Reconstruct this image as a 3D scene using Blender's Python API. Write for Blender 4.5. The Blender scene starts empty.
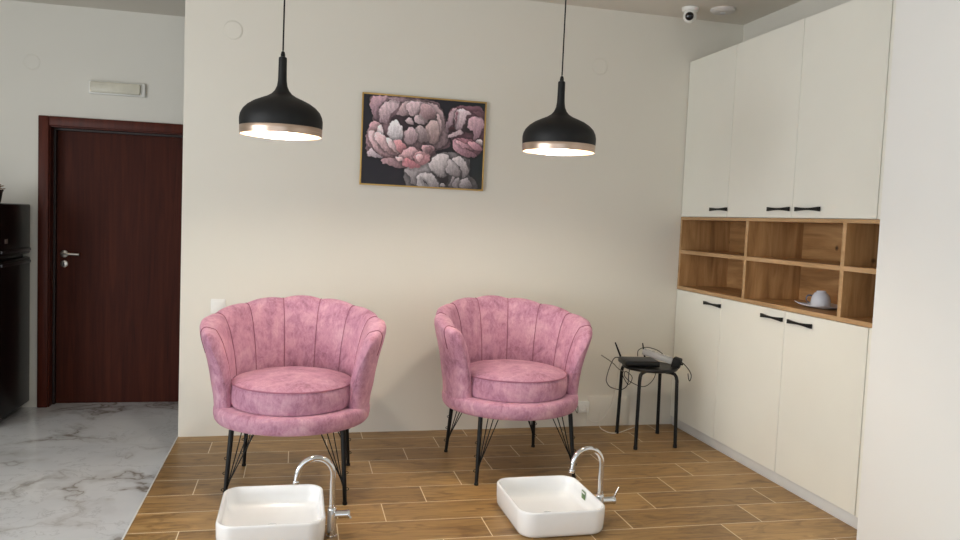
import bpy, bmesh, math, random
import numpy as np
from mathutils import Vector, Matrix
random.seed(7)
C = bpy.context.scene.collection
PI = math.pi

# ------------------------------------------------------------------ helpers
def s2l(c):
    out = []
    for v in c[:3]:
        v = v / 255.0
        out.append(v / 12.92 if v <= 0.04045 else ((v + 0.055) / 1.055) ** 2.4)
    return tuple(out) + (1.0,)

class NT:
    """tiny node-tree helper"""
    def __init__(self, name):
        self.m = bpy.data.materials.new(name); self.m.use_nodes = True
        self.t = self.m.node_tree; self.b = self.t.nodes['Principled BSDF']
    def n(self, kind, **kw):
        nd = self.t.nodes.new(kind)
        for k, v in kw.items(): setattr(nd, k, v)
        return nd
    def l(self, a, b): self.t.links.new(a, b)
    def coord(self, which='Object'): return self.n('ShaderNodeTexCoord').outputs[which]
    def mapping(self, src, scale=(1, 1, 1), loc=(0, 0, 0), rot=(0, 0, 0)):
        mp = self.n('ShaderNodeMapping'); self.l(src, mp.inputs['Vector'])
        mp.inputs['Scale'].default_value = scale; mp.inputs['Location'].default_value = loc
        mp.inputs['Rotation'].default_value = rot
        return mp.outputs['Vector']
    def noise(self, src, scale=5, detail=4, rough=.55, dist=0.0):
        nz = self.n('ShaderNodeTexNoise'); self.l(src, nz.inputs['Vector'])
        nz.inputs['Scale'].default_value = scale; nz.inputs['Detail'].default_value = detail
        nz.inputs['Roughness'].default_value = rough; nz.inputs['Distortion'].default_value = dist
        return nz.outputs['Fac']
    def ramp(self, src, stops):
        r = self.n('ShaderNodeValToRGB'); self.l(src, r.inputs['Fac'])
        e = r.color_ramp.elements
        while len(e) > 1: e.remove(e[-1])
        e[0].position = stops[0][0]; e[0].color = s2l(stops[0][1])
        for p, c in stops[1:]:
            x = e.new(p); x.color = s2l(c)
        return r.outputs['Color']
    def math(self, op, a, b=None, clamp=False):
        m = self.n('ShaderNodeMath', operation=op, use_clamp=clamp)
        for i, v in enumerate((a, b)):
            if v is None: continue
            if isinstance(v, (int, float)): m.inputs[i].default_value = v
            else: self.l(v, m.inputs[i])
        return m.outputs[0]
    def mix(self, fac, a, b, blend='MIX'):
        m = self.n('ShaderNodeMix', data_type='RGBA', blend_type=blend)
        if isinstance(fac, (int, float)): m.inputs[0].default_value = fac
        else: self.l(fac, m.inputs[0])
        for i, v in ((6, a), (7, b)):
            if isinstance(v, (tuple, list)): m.inputs[i].default_value = s2l(v)
            else: self.l(v, m.inputs[i])
        return m.outputs[2]
    def bump(self, h, strength=.2, dist=.01):
        b = self.n('ShaderNodeBump'); self.l(h, b.inputs['Height'])
        b.inputs['Strength'].default_value = strength; b.inputs['Distance'].default_value = dist
        self.l(b.outputs['Normal'], self.b.inputs['Normal'])
    def base(self, v):
        if isinstance(v, (tuple, list)): self.b.inputs['Base Color'].default_value = s2l(v)
        else: self.l(v, self.b.inputs['Base Color'])
    def set(self, **kw):
        for k, v in kw.items():
            self.b.inputs[k.replace('_', ' ')].default_value = v
        return self

def plain(name, col, rough=.5, metal=0.0, vary=.06, scale=8, bump=0.0, **kw):
    """solid colour with a little natural unevenness"""
    t = NT(name)
    nz = t.noise(t.coord(), scale, 3)
    d = tuple(max(0, c * (1 - vary)) for c in col); u = tuple(min(255, c * (1 + vary * .5)) for c in col)
    t.base(t.ramp(nz, [(.3, d), (.7, u)]))
    t.set(Roughness=rough, Metallic=metal, **kw)
    if bump: t.bump(t.noise(t.coord(), 60, 3), bump, .004)
    return t.m

class MB:
    """collects shapes, then links them as ONE mesh object"""
    def __init__(self): self.v = []; self.f = []
    def add(self, vs, fs):
        o = len(self.v); self.v += [tuple(p) for p in vs]; self.f += [tuple(i + o for i in f) for f in fs]
        return self
    def bmesh(self, bm):
        bm.verts.ensure_lookup_table()
        self.add([v.co[:] for v in bm.verts], [[v.index for v in f.verts] for f in bm.faces]); bm.free(); return self
    def box(self, a, b, bev=0.0, seg=2, M=None):
        bm = bmesh.new(); bmesh.ops.create_cube(bm, size=1)
        for v in bm.verts:
            v.co = Vector([(a[i] + b[i]) / 2 + v.co[i] * (b[i] - a[i]) for i in range(3)])
        if bev:
            bmesh.ops.bevel(bm, geom=bm.edges[:], offset=bev, segments=seg, profile=.5, affect='EDGES')
        if M is not None: bmesh.ops.transform(bm, matrix=M, verts=bm.verts)
        bm.verts.index_update()
        return self.bmesh(bm)
    def tube(self, pts, r, seg=12, closed=False):
        pts = [Vector(p) for p in pts]; n = len(pts)
        rs = r if isinstance(r, (list, tuple)) else [r] * n
        tan = []
        for i in range(n):
            a = pts[(i - 1) % n] if (closed or i) else pts[0]
            b = pts[(i + 1) % n] if (closed or i < n - 1) else pts[-1]
            tan.append((b - a).normalized())
        up = Vector((0, 0, 1)) if abs(tan[0].z) < .9 else Vector((1, 0, 0))
        nr = tan[0].cross(up).normalized(); vs = []; fs = []
        for i in range(n):
            nr = (nr - tan[i] * nr.dot(tan[i])).normalized(); bn = tan[i].cross(nr)
            for k in range(seg):
                a = 2 * PI * k / seg
                vs.append(pts[i] + (nr * math.cos(a) + bn * math.sin(a)) * rs[i])
        for i in range(n if closed else n - 1):
            j = (i + 1) % n
            for k in range(seg):
                fs.append((i * seg + k, i * seg + (k + 1) % seg, j * seg + (k + 1) % seg, j * seg + k))
        if not closed:
            fs.append(tuple(range(seg))[::-1]); fs.append(tuple((n - 1) * seg + k for k in range(seg)))
        return self.add(vs, fs)
    def lathe(self, prof, seg=40, c=(0, 0, 0), M=None):
        vs = []; fs = []; idx = []
        for r, z in prof:
            if r < 1e-6:
                idx.append([len(vs)]); vs.append(Vector((0, 0, z)))
            else:
                idx.append(list(range(len(vs), len(vs) + seg)))
                vs += [Vector((r * math.cos(2 * PI * k / seg), r * math.sin(2 * PI * k / seg), z)) for k in range(seg)]
        for a, b in zip(idx, idx[1:]):
            for k in range(seg):
                k2 = (k + 1) % seg
                if len(a) == 1 and len(b) == 1: continue
                if len(a) == 1: fs.append((a[0], b[k2], b[k]))
                elif len(b) == 1: fs.append((a[k], a[k2], b[0]))
                else: fs.append((a[k], a[k2], b[k2], b[k]))
        if M is not None: vs = [M @ v for v in vs]
        return self.add([v + Vector(c) for v in vs], fs)
    def grid(self, rows, wrap=False):
        n = len(rows); m = len(rows[0]); vs = [p for r in rows for p in r]; fs = []
        for i in range(n - 1):
            for k in range(m if wrap else m - 1):
                k2 = (k + 1) % m
                fs.append((i * m + k, i * m + k2, (i + 1) * m + k2, (i + 1) * m + k))
        return self.add(vs, fs)
    def build(self, name, mat, parent=None, smooth=True, loc=None, rotz=0, ang=40):
        me = bpy.data.meshes.new(name); me.from_pydata(self.v, [], self.f); me.update()
        bm = bmesh.new(); bm.from_mesh(me); bmesh.ops.recalc_face_normals(bm, faces=bm.faces[:])
        for f in bm.faces: f.smooth = smooth
        if smooth:
            for e in bm.edges:
                if len(e.link_faces) == 2 and e.calc_face_angle(0) > math.radians(ang): e.smooth = False
        bm.to_mesh(me); bm.free()
        me.materials.append(mat)
        o = bpy.data.objects.new(name, me); C.objects.link(o)
        if parent is not None: o.parent = parent
        if loc is not None: o.location = loc
        o.rotation_euler = (0, 0, rotz)
        return o

def spline(pts, n=8):
    pts = [Vector(p) for p in pts]; out = []
    for i in range(len(pts) - 1):
        p0 = pts[max(i - 1, 0)]; p1 = pts[i]; p2 = pts[i + 1]; p3 = pts[min(i + 2, len(pts) - 1)]
        for k in range(n):
            t = k / n
            out.append(.5 * ((2 * p1) + (p2 - p0) * t + (2 * p0 - 5 * p1 + 4 * p2 - p3) * t * t + (3 * p1 - p0 - 3 * p2 + p3) * t ** 3))
    out.append(pts[-1]); return out

def tag(o, label, cat, group=None, kind=None):
    o['label'] = label; o['category'] = cat
    if group: o['group'] = group
    if kind: o['kind'] = kind
    return o
def thing(name, label, cat, loc=(0, 0, 0), rotz=0, group=None, kind=None):
    o = bpy.data.objects.new(name, None); o.empty_display_size = .1; C.objects.link(o)
    o.location = loc; o.rotation_euler = (0, 0, rotz)
    return tag(o, label, cat, group, kind)
def dup(root, loc, rotz, label):
    """copy of a thing with its parts and their sub-parts"""
    r = root.copy(); C.objects.link(r); r.location = loc; r.rotation_euler = (0, 0, rotz); r['label'] = label
    for ch in list(root.children):
        c = ch.copy(); C.objects.link(c); c.parent = r
        for g in list(ch.children):
            d = g.copy(); C.objects.link(d); d.parent = c
    return r

# ------------------------------------------------------------------ materials
def wall_mat(name, col):
    t = NT(name); co = t.coord()
    a = t.noise(co, 1.3, 3)
    t.base(t.ramp(a, [(.3, tuple(c * .985 for c in col)), (.7, col)]))
    t.set(Roughness=.62); t.b.inputs['Specular IOR Level'].default_value = .35
    t.bump(t.noise(co, 140, 3), .06, .002); return t.m
M_wall = wall_mat('wall_paint', (222, 218, 207))
M_wall_rear = wall_mat('wall_paint_rear', (222, 219, 210))
M_ceil = wall_mat('ceiling_paint', (214, 208, 198))
M_pillar = wall_mat('pillar_paint', (236, 235, 231))

def wood_tile_floor():
    t = NT('wood_look_floor_tiles'); co = t.coord()
    sp = t.n('ShaderNodeSeparateXYZ'); t.l(co, sp.inputs[0]); X, Y = sp.outputs[0], sp.outputs[1]
    ry = t.math('DIVIDE', t.math('SUBTRACT', Y, 4.362), .2125)
    row = t.math('FLOOR', ry); fy = t.math('FRACT', ry)
    ux = t.math('DIVIDE', t.math('SUBTRACT', t.math('ADD', X, .44), t.math('MULTIPLY', row, .2113)), .634)
    idx = t.math('FLOOR', ux); fx = t.math('FRACT', ux)
    dx = t.math('MULTIPLY', t.math('MINIMUM', fx, t.math('SUBTRACT', 1, fx)), .634)
    dy = t.math('MULTIPLY', t.math('MINIMUM', fy, t.math('SUBTRACT', 1, fy)), .2125)
    grout = t.math('LESS_THAN', t.math('MINIMUM', dx, dy), .0022)
    cid = t.n('ShaderNodeCombineXYZ'); t.l(idx, cid.inputs[0]); t.l(row, cid.inputs[1])
    wn = t.n('ShaderNodeTexWhiteNoise', noise_dimensions='3D'); t.l(cid.outputs[0], wn.inputs['Vector'])
    off = t.n('ShaderNodeVectorMath', operation='MULTIPLY_ADD')
    t.l(wn.outputs['Color'], off.inputs[0]); off.inputs[1].default_value = (7, 7, 7); t.l(co, off.inputs[2])
    g = t.noise(t.mapping(off.outputs[0], (2.2, 26, 1)), 2.0, 6, .62, .6)
    g2 = t.noise(t.mapping(off.outputs[0], (3.5, 9, 1)), 1.6, 4, .6, 1.2)
    col = t.ramp(g, [(.25, (124, 96, 58)), (.45, (162, 129, 81)), (.6, (180, 147, 97)), (.8, (196, 165, 115))])
    dark = t.ramp(g2, [(.28, (168, 152, 132)), (.5, (255, 255, 255))])
    col = t.mix(.75, col, dark, 'MULTIPLY')
    tone = t.ramp(wn.outputs['Value'], [(0, (215, 208, 198)), (1, (255, 252, 246))])
    col = t.mix(1, col, tone, 'MULTIPLY')
    t.base(t.mix(grout, col, (226, 212, 184)))
    rr = t.math('ADD', t.math('MULTIPLY', g, .2), .32); t.l(rr, t.b.inputs['Roughness'])
    h = t.math('SUBTRACT', t.math('MULTIPLY', g, .25), grout)
    t.bump(h, .25, .003); return t.m
M_floor = wood_tile_floor()

def marble():
    t = NT('polished_marble_tiles'); co = t.coord()
    m = t.mapping(co, (1, 1, 1), rot=(0, 0, .6))
    w = t.n('ShaderNodeVectorMath', operation='MULTIPLY_ADD')
    nz = t.n('ShaderNodeTexNoise'); t.l(m, nz.inputs['Vector']); nz.inputs['Scale'].default_value = 1.6; nz.inputs['Detail'].default_value = 6
    t.l(nz.outputs['Color'], w.inputs[0]); w.inputs[1].default_value = (1.1, 1.1, 1.1); t.l(m, w.inputs[2])
    n1 = t.noise(w.outputs[0], 1.3, 4, .5)
    v1 = t.math('ABSOLUTE', t.math('SUBTRACT', n1, .5))
    n2 = t.noise(t.mapping(w.outputs[0], (1, 1.7, 1), (3, 1, 0)), 2.4, 5, .6)
    v2 = t.math('ABSOLUTE', t.math('SUBTRACT', n2, .5))
    base = t.ramp(t.noise(m, 1.2, 5, .6), [(.3, (206, 209, 213)), (.7, (230, 231, 232))])
    mask = t.ramp(t.noise(t.mapping(co, (1, 1, 1), (5, 2, 0)), 1.5, 2), [(.42, (0, 0, 0)), (.6, (255, 255, 255))])
    f1 = t.ramp(v1, [(0, (235, 235, 235)), (.014, (150, 150, 150)), (.055, (0, 0, 0))])
    f2 = t.ramp(v2, [(0, (150, 150, 150)), (.01, (60, 60, 60)), (.03, (0, 0, 0))])
    f1m = t.mix(1, f1, mask, 'MULTIPLY')
    c = t.mix(f1m, base, (118, 103, 86))
    c = t.mix(f2, c, (132, 132, 134))
    # tile joints 1.2 x 0.6
    sp = t.n('ShaderNodeSeparateXYZ'); t.l(co, sp.inputs[0])
    fx = t.math('FRACT', t.math('DIVIDE', t.math('ADD', sp.outputs[0], 1.85), 1.2)); fy = t.math('FRACT', t.math('DIVIDE', sp.outputs[1], .63))
    g = t.math('LESS_THAN', t.math('MINIMUM', t.math('MULTIPLY', fx, 1.2), t.math('MULTIPLY', fy, .63)), .0022)
    t.base(t.mix(t.math('MULTIPLY', g, .35), c, (120, 120, 120)))
    t.set(Roughness=.13); return t.m
M_marble = marble()

def velvet():
    t = NT('pink_crushed_velvet'); co = t.coord()
    a = t.noise(co, 9, 6, .68, .5); b = t.noise(t.mapping(co, (1, 1, .5)), 46, 5, .75, .8)
    f = t.math('ADD', t.math('MULTIPLY', a, .6), t.math('MULTIPLY', b, .4))
    t.base(t.ramp(f, [(.36, (138, 92, 112)), (.46, (172, 123, 145)), (.54, (188, 141, 160)), (.66, (208, 168, 182))]))
    t.set(Roughness=.72); t.b.inputs['Sheen Weight'].default_value = .45; t.b.inputs['Sheen Roughness'].default_value = .45
    t.b.inputs['Sheen Tint'].default_value = s2l((240, 190, 205))
    t.b.inputs['Specular IOR Level'].default_value = .25
    t.bump(f, .25, .006); return t.m
M_velvet = velvet()
M_piping = plain('dark_pink_piping', (132, 74, 96), .7)
M_piping_soft = plain('pink_piping', (156, 98, 120), .7)
M_black = plain('black_metal', (9, 8, 8), .45, vary=.1, Specular_IOR_Level=.3)
M_handle = plain('black_handle_metal', (22, 21, 21), .38, .5, vary=.1)
M_shade = plain('matt_black_lacquer', (15, 15, 16), .55, vary=.08, Specular_IOR_Level=.35)
M_cable = plain('black_rubber', (12, 11, 11), .6, Specular_IOR_Level=.3)
M_cable_w = plain('white_cable_sheath', (214, 208, 196), .5)
M_cable_g = plain('grey_cable_sheath', (120, 114, 104), .5)
M_ceramic = plain('white_ceramic', (240, 241, 242), .08, vary=.01)
M_chrome = plain('polished_chrome', (225, 226, 228), .06, 1.0, vary=.02)
M_white = plain('white_plastic', (232, 231, 226), .4, vary=.02)
M_cab = plain('cream_cabinet_board', (232, 231, 221), .42, vary=.012, scale=2)
M_plinth = plain('white_plinth', (214, 215, 214), .45, vary=.02)
M_grey = plain('grey_plastic', (52, 52, 55), .4)
M_dark = plain('charcoal_plastic', (16, 16, 17), .35, Specular_IOR_Level=.35)
M_strip = plain('light_grey_plastic', (176, 175, 174), .45)
M_porc = plain('bluish_white_porcelain', (206, 210, 220), .18, vary=.02)
M_gold = plain('gold_frame_metal', (206, 170, 104), .35, .75, vary=.06)
M_fridge = plain('black_gloss_enamel', (11, 10, 11), .3, vary=.1, Specular_IOR_Level=.25)
M_pot = plain('dark_clay', (40, 32, 28), .6)
M_petal = plain('dried_flower', (150, 98, 52), .8, vary=.35, scale=40)
M_lens = plain('camera_glass', (8, 8, 9), .08)
M_steel = plain('satin_nickel', (196, 190, 182), .28, 1.0, vary=.04)

def brushed():
    t = NT('brushed_rose_gold'); co = t.coord()
    n = t.noise(t.mapping(co, (1, 1, 60)), 6, 3)
    t.base(t.ramp(n, [(.3, (186, 160, 142)), (.7, (216, 194, 176))])); t.set(Roughness=.3, Metallic=.9); return t.m
M_rose = brushed()
def inner_shade():
    t = NT('pale_gold_shade_lining'); t.base((250, 236, 214)); t.set(Roughness=.4, Metallic=.25); return t.m
M_lining = inner_shade()
def emit(name, col, st):
    t = NT(name); t.base(col); t.b.inputs['Emission Color'].default_value = s2l(col); t.b.inputs['Emission Strength'].default_value = st; return t.m
M_bulb = emit('lit_warm_bulb', (255, 246, 232), 330)

def wood(name, cols, scale=(1, 1, 1), rough=.45, knots=False, stretch=14):
    t = NT(name); co = t.mapping(t.coord(), scale)
    a = t.noise(co, 2.2, 6, .6, .7)
    c = t.ramp(a, [(.28, cols[0]), (.5, cols[1]), (.72, cols[2])])
    if knots:
        v = t.n('ShaderNodeTexVoronoi'); t.l(t.mapping(t.coord(), (1, 1, 1), (.13, .07, .11)), v.inputs['Vector']); v.inputs['Scale'].default_value = 5.2
        kn = t.ramp(v.outputs['Distance'], [(.04, (255, 255, 255)), (.10, (0, 0, 0))])
        c = t.mix(kn, c, (62, 38, 20))
    t.base(c); t.set(Roughness=rough); return t.m
OAK = [(138, 100, 62), (174, 132, 86), (198, 158, 110)]
M_oak_v = wood('oak_board_vertical_grain', OAK, (9, 9, 1.0), knots=True)
M_oak_h = wood('oak_board_along_grain', OAK, (9, 1.0, 9), knots=True)
M_oak_e = wood('oak_edge', [(160, 124, 84), (182, 146, 104), (194, 160, 120)], (9, 1, 9))
M_door = wood('dark_mahogany_veneer', [(54, 20, 10), (68, 27, 15), (80, 35, 20)], (14, 14, .7), rough=.55)
M_door.node_tree.nodes['Principled BSDF'].inputs['Specular IOR Level'].default_value = .15
M_frame = wood('mahogany_frame', [(62, 22, 12), (78, 30, 17), (92, 38, 22)], (14, 14, .8), rough=.45)
M_frame.node_tree.nodes['Principled BSDF'].inputs['Specular IOR Level'].default_value = .25
M_seal = plain('dark_door_stop', (34, 15, 10), .5)

# ------------------------------------------------------------------ the setting
LOW = -.14          # the marble floor lies a step below the tiled platform
CEIL = 2.68
def struct(name, mat, a, b, label, cat, bev=0.0):
    return tag(MB().box(a, b, bev).build(name, mat, smooth=bool(bev)), label, cat, kind='structure')
struct('floor_platform', M_floor, (-.64, 2.25, LOW), (2.846, 4.80, 0), 'brown wood-look tiled platform under the two pink armchairs', 'floor')
struct('trim_1', M_plinth, (-.647, 2.25, LOW), (-.64, 4.70, .001), 'thin pale edge strip along the left side of the tiled platform', 'edge strip')
struct('floor_marble', M_marble, (-4.32, -3.2, LOW - .08), (3.3, 6.3, LOW), 'grey veined polished marble floor in front of the brown door', 'floor')
struct('ceiling', M_ceil, (-4.32, -3.2, CEIL), (3.3, 6.3, CEIL + .1), 'plain pale ceiling above both pendant lamps', 'ceiling')
SK = .0185
def wy(x): return 4.694 + (x + .64) * SK     # the back wall is not quite square to the platform
def prism(name, mat, poly, z0, z1):
    m = MB(); n = len(poly); m.add([(x, y, z0) for x, y in poly] + [(x, y, z1) for x, y in poly],
        [tuple(range(n))[::-1], tuple(range(n, 2 * n))] + [(i, (i + 1) % n, n + (i + 1) % n, n + i) for i in range(n)])
    return m.build(name, mat, smooth=False)
tag(prism('wall_back', M_wall, [(-.64, wy(-.64)), (2.846, wy(2.846)), (2.846, 4.9), (-.64, 4.86)], LOW, CEIL), 'cream wall behind the two pink armchairs', 'wall', kind='structure')
struct('wall_right', M_wall_rear, (2.845, 2.2, LOW), (2.98, 4.9, CEIL), 'pale wall behind the white cabinets, seen above their top', 'wall')
struct('pillar_right', M_pillar, (2.36, .9, LOW), (3.3, 2.80, CEIL), 'plain white wall end filling the right edge of the view', 'wall')
# rear wall with its doorway
DY = 6.04
DX0, DX1, DZ = -1.715, -.78, 1.86
w = MB(); w.box((-4.32, DY, LOW), (DX0, DY + .14, CEIL)); w.box((DX1, DY, LOW), (3.3, DY + .14, CEIL)); w.box((DX0, DY, DZ), (DX1, DY + .14, CEIL))
tag(w.build('wall_rear', M_wall_rear, smooth=False), 'pale grey wall around the brown door', 'wall', kind='structure')
LX, LY0, LY1 = -4.2, -1.6, 2.6
w = MB(); w.box((LX - .12, -3.2, LOW), (LX, LY0, CEIL)); w.box((LX - .12, LY1, LOW), (LX, 6.2, CEIL))
w.box((LX - .12, LY0, LOW), (LX, LY1, .1)); w.box((LX - .12, LY0, 2.4), (LX, LY1, CEIL))
tag(w.build('wall_left', M_wall_rear, smooth=False), 'left side wall around its wide window', 'wall', kind='structure')
win2 = thing('window_2', 'wide window in the left side wall', 'window', (LX - .06, 0, 0), kind='structure')
for a, b in (((-.03, LY0, .1), (.03, LY1, .16)), ((-.03, LY0, 2.34), (.03, LY1, 2.4))): MB().box(a, b, .005).build('window_frame', M_grey, win2)
for k in range(4):
    y = LY0 + .03 + k * (LY1 - LY0 - .06) / 3
    MB().box((-.03, y - .03, .16), (.03, y + .03, 2.34), .005).build('window_frame', M_grey, win2)
struct('wall_right_front', M_wall_rear, (3.3, -3.2, LOW), (3.4, 6.3, CEIL), 'right side wall near the street front', 'wall')
# street front with the shop window the daylight comes through
WX0, WX1, WZ0, WZ1 = -3.9, 1.6, .1, 2.5
w = MB(); FY = -3.2
w.box((-4.32, FY - .12, LOW), (WX0, FY, CEIL)); w.box((WX1, FY - .12, LOW), (3.3, FY, CEIL))
w.box((WX0, FY - .12, LOW), (WX1, FY, WZ0)); w.box((WX0, FY - .12, WZ1), (WX1, FY, CEIL))
tag(w.build('wall_front', M_wall_rear, smooth=False), 'street front wall around the wide shop window', 'wall', kind='structure')
win = thing('window_1', 'wide shop window in the street front', 'window', (0, FY - .06, 0), kind='structure')
for a, b in (((WX0, -.03, WZ0), (WX1, .03, WZ0 + .06)), ((WX0, -.03, WZ1 - .06), (WX1, .03, WZ1))):
    MB().box(a, b, .005).build('window_frame', M_grey, win)
for k in range(5):
    x = WX0 + .03 + k * (WX1 - WX0 - .06) / 4
    MB().box((x - .03, -.03, WZ0 + .06), (x + .03, .03, WZ1 - .06), .005).build('window_frame', M_grey, win)

# door_1
d = thing('door_1', 'dark brown wooden door in a reddish frame', 'door', (0, DY, LOW), kind='structure')
L = LOW
f = MB()
f.box((-1.768, -.022, 0), (-1.700, .0, 1.915 - L), .006); f.box((-.80, -.022, 0), (-.732, .0, 1.915 - L), .006)
f.box((-1.700, -.022, 1.849 - L), (-.80, 0, 1.915 - L), .006)
f.box((-1.715, 0, 0), (-1.695, .16, DZ - L)); f.box((-.805, 0, 0), (-.78, .16, DZ - L)); f.box((-1.695, 0, DZ - .018 - L), (-.805, .16, DZ - L))
f.build('door_frame', M_frame, d)
st = MB(); st.box((-1.695, .075, 0), (-1.680, .112, 1.842 - L)); st.box((-.82, .075, 0), (-.805, .112, 1.842 - L)); st.box((-1.680, .075, 1.829 - L), (-.82, .112, 1.842 - L))
st.build('door_stop', M_seal, d, smooth=False)
leaf = MB().box((-1.693, .112, .0005), (-.807, .150, 1.842 - L), .001, 1).build('door_leaf', M_door, d)
h = MB()
RX = Matrix.Rotation(PI / 2, 4, 'X')
HX, HZ = -1.631, .951 - L
h.lathe([(0, .0), (.026, .0), (.026, .008), (.02, .012), (0, .012)], 24, (HX, .112, HZ), RX)
h.tube([(HX, .105, HZ), (HX, .062, HZ)], .010)
h.tube(spline([(HX - .006, .064, HZ), (HX + .03, .060, HZ + .001), (HX + .07, .060, HZ + .001), (HX + .108, .064, HZ)]), .0095)
h.build('door_handle', M_steel, leaf)
e = MB(); e.lathe([(0, 0), (.025, 0), (.025, .006), (.019, .009), (0, .009)], 24, (HX, .112, .879 - L), RX)
esc = e.build('keyhole_plate', M_steel, leaf)
MB().box((HX - .0035, .099, .865 - L), (HX + .0035, .104, .892 - L), .001).build('keyhole', M_dark, leaf)

# ------------------------------------------------------------------ wall fittings
lamp = thing('emergency_light', 'long white emergency light fixed to the wall above the brown door', 'emergency light', (-1.264, DY, 2.134))
MB().box((-.185, -.03, -.047), (.185, 0, .047), .008).build('housing', M_white, lamp)
df = MB(); df.box((-.172, -.055, -.038), (.158, -.029, .038), .012)
for k in range(4):
    z = -.026 + k * .017
    df.box((-.168, -.0575, z - .002), (.154, -.054, z + .002), .0008)
df.build('diffuser', plain('ribbed_diffuser', (212, 208, 192), .35), lamp)

def junction(x, y, z, label, mat):
    m = MB(); prof = [(0, .0025), (.046, .0025), (.048, .0018), (.0485, .0008), (.0495, .0028), (.052, .0026), (.0535, .0008), (.0535, 0)]
    m.lathe(prof, 40, (x, y, z), RX)
    tag(m.build('junction_cover', mat, ang=6), label, 'junction box cover', 'painted junction box covers')
junction(-.385, wy(-.385), 2.329, 'round painted junction cover on the cream wall left of the first pendant', M_wall)
junction(1.84, wy(1.84), 2.321, 'round painted junction cover high on the cream wall right of the second pendant', M_wall)
junction(-1.815, DY, 2.277, 'round painted junction cover on the wall above the fridge', M_wall_rear)

sw = thing('light_switch', 'white square switch on the wall behind the left pink armchair', 'switch', (-.434, wy(-.434), .762), SK)
MB().box((-.041, -.008, -.041), (.041, 0, .041), .004).build('plate', M_white, sw)
MB().box((-.027, -.013, -.027), (.027, -.007, .027), .003).build('rocker', M_white, sw)

ou = thing('wall_outlet', 'white wall socket low on the wall beside the right pink armchair', 'socket', (1.83, wy(1.83), .135), SK)
MB().box((-.045, -.035, -.036), (.045, 0, .036), .006).build('plate', M_white, ou)
MB().lathe([(0, -.002), (.017, -.002), (.02, .003), (.022, .003)], 24, (0, -.035, 0), RX).build('socket_face', M_white, ou)
hatch = thing('access_panel', 'painted access hatch low on the wall behind the black stool', 'access hatch', (2.02, wy(2.02), .105), SK)
MB().box((-.148, -.005, -.095), (.148, 0, .095), .002).build('hatch_frame', M_wall, hatch)
MB().box((-.138, -.007, -.086), (.138, -.0045, .086), .001).build('hatch_door', M_wall, hatch)

# security camera and smoke detector
cam = thing('security_camera', 'small white dome camera with a black lens on the ceiling', 'camera', (2.33, 4.52, CEIL))
MB().lathe([(0, 0), (.052, 0), (.052, -.012), (.046, -.022), (.036, -.026), (0, -.026)], 32).build('mount', M_white, cam)
bl = MB(); bl.lathe([(0, .042)] + [(.042 * math.cos(a), .042 * math.sin(a)) for a in [PI / 2 - PI * k / 14 for k in range(1, 14)]] + [(0, -.042)], 32, (0, 0, -.05))
eye = bl.build('camera_ball', M_white, cam)
dv = (Vector((0, 0, 1.32)) - Vector((2.33, 4.52, CEIL - .05))).normalized()
dv = (dv + Vector((-.1, 0, 0))).normalized()
Mr = dv.to_track_quat('Z', 'Y').to_matrix().to_4x4()
MB().lathe([(0, .05), (.018, .049), (.024, .044), (.026, .034), (.024, .03)], 28, (0, 0, -.05), Mr).build('lens', M_lens, eye)
sd = thing('smoke_detector', 'flat white smoke detector on the ceiling beside the dome camera', 'smoke detector', (2.525, 4.47, CEIL))
MB().lathe([(0, 0), (.076, 0), (.076, -.01), (.066, -.02), (.045, -.024), (0, -.024)], 36).build('housing', plain('off_white_plastic', (206, 202, 198), .5), sd)
MB().lathe([(0, -.03), (.012, -.03), (.016, -.026), (.017, -.022)], 20).build('sensor_cap', M_strip, sd)

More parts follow.
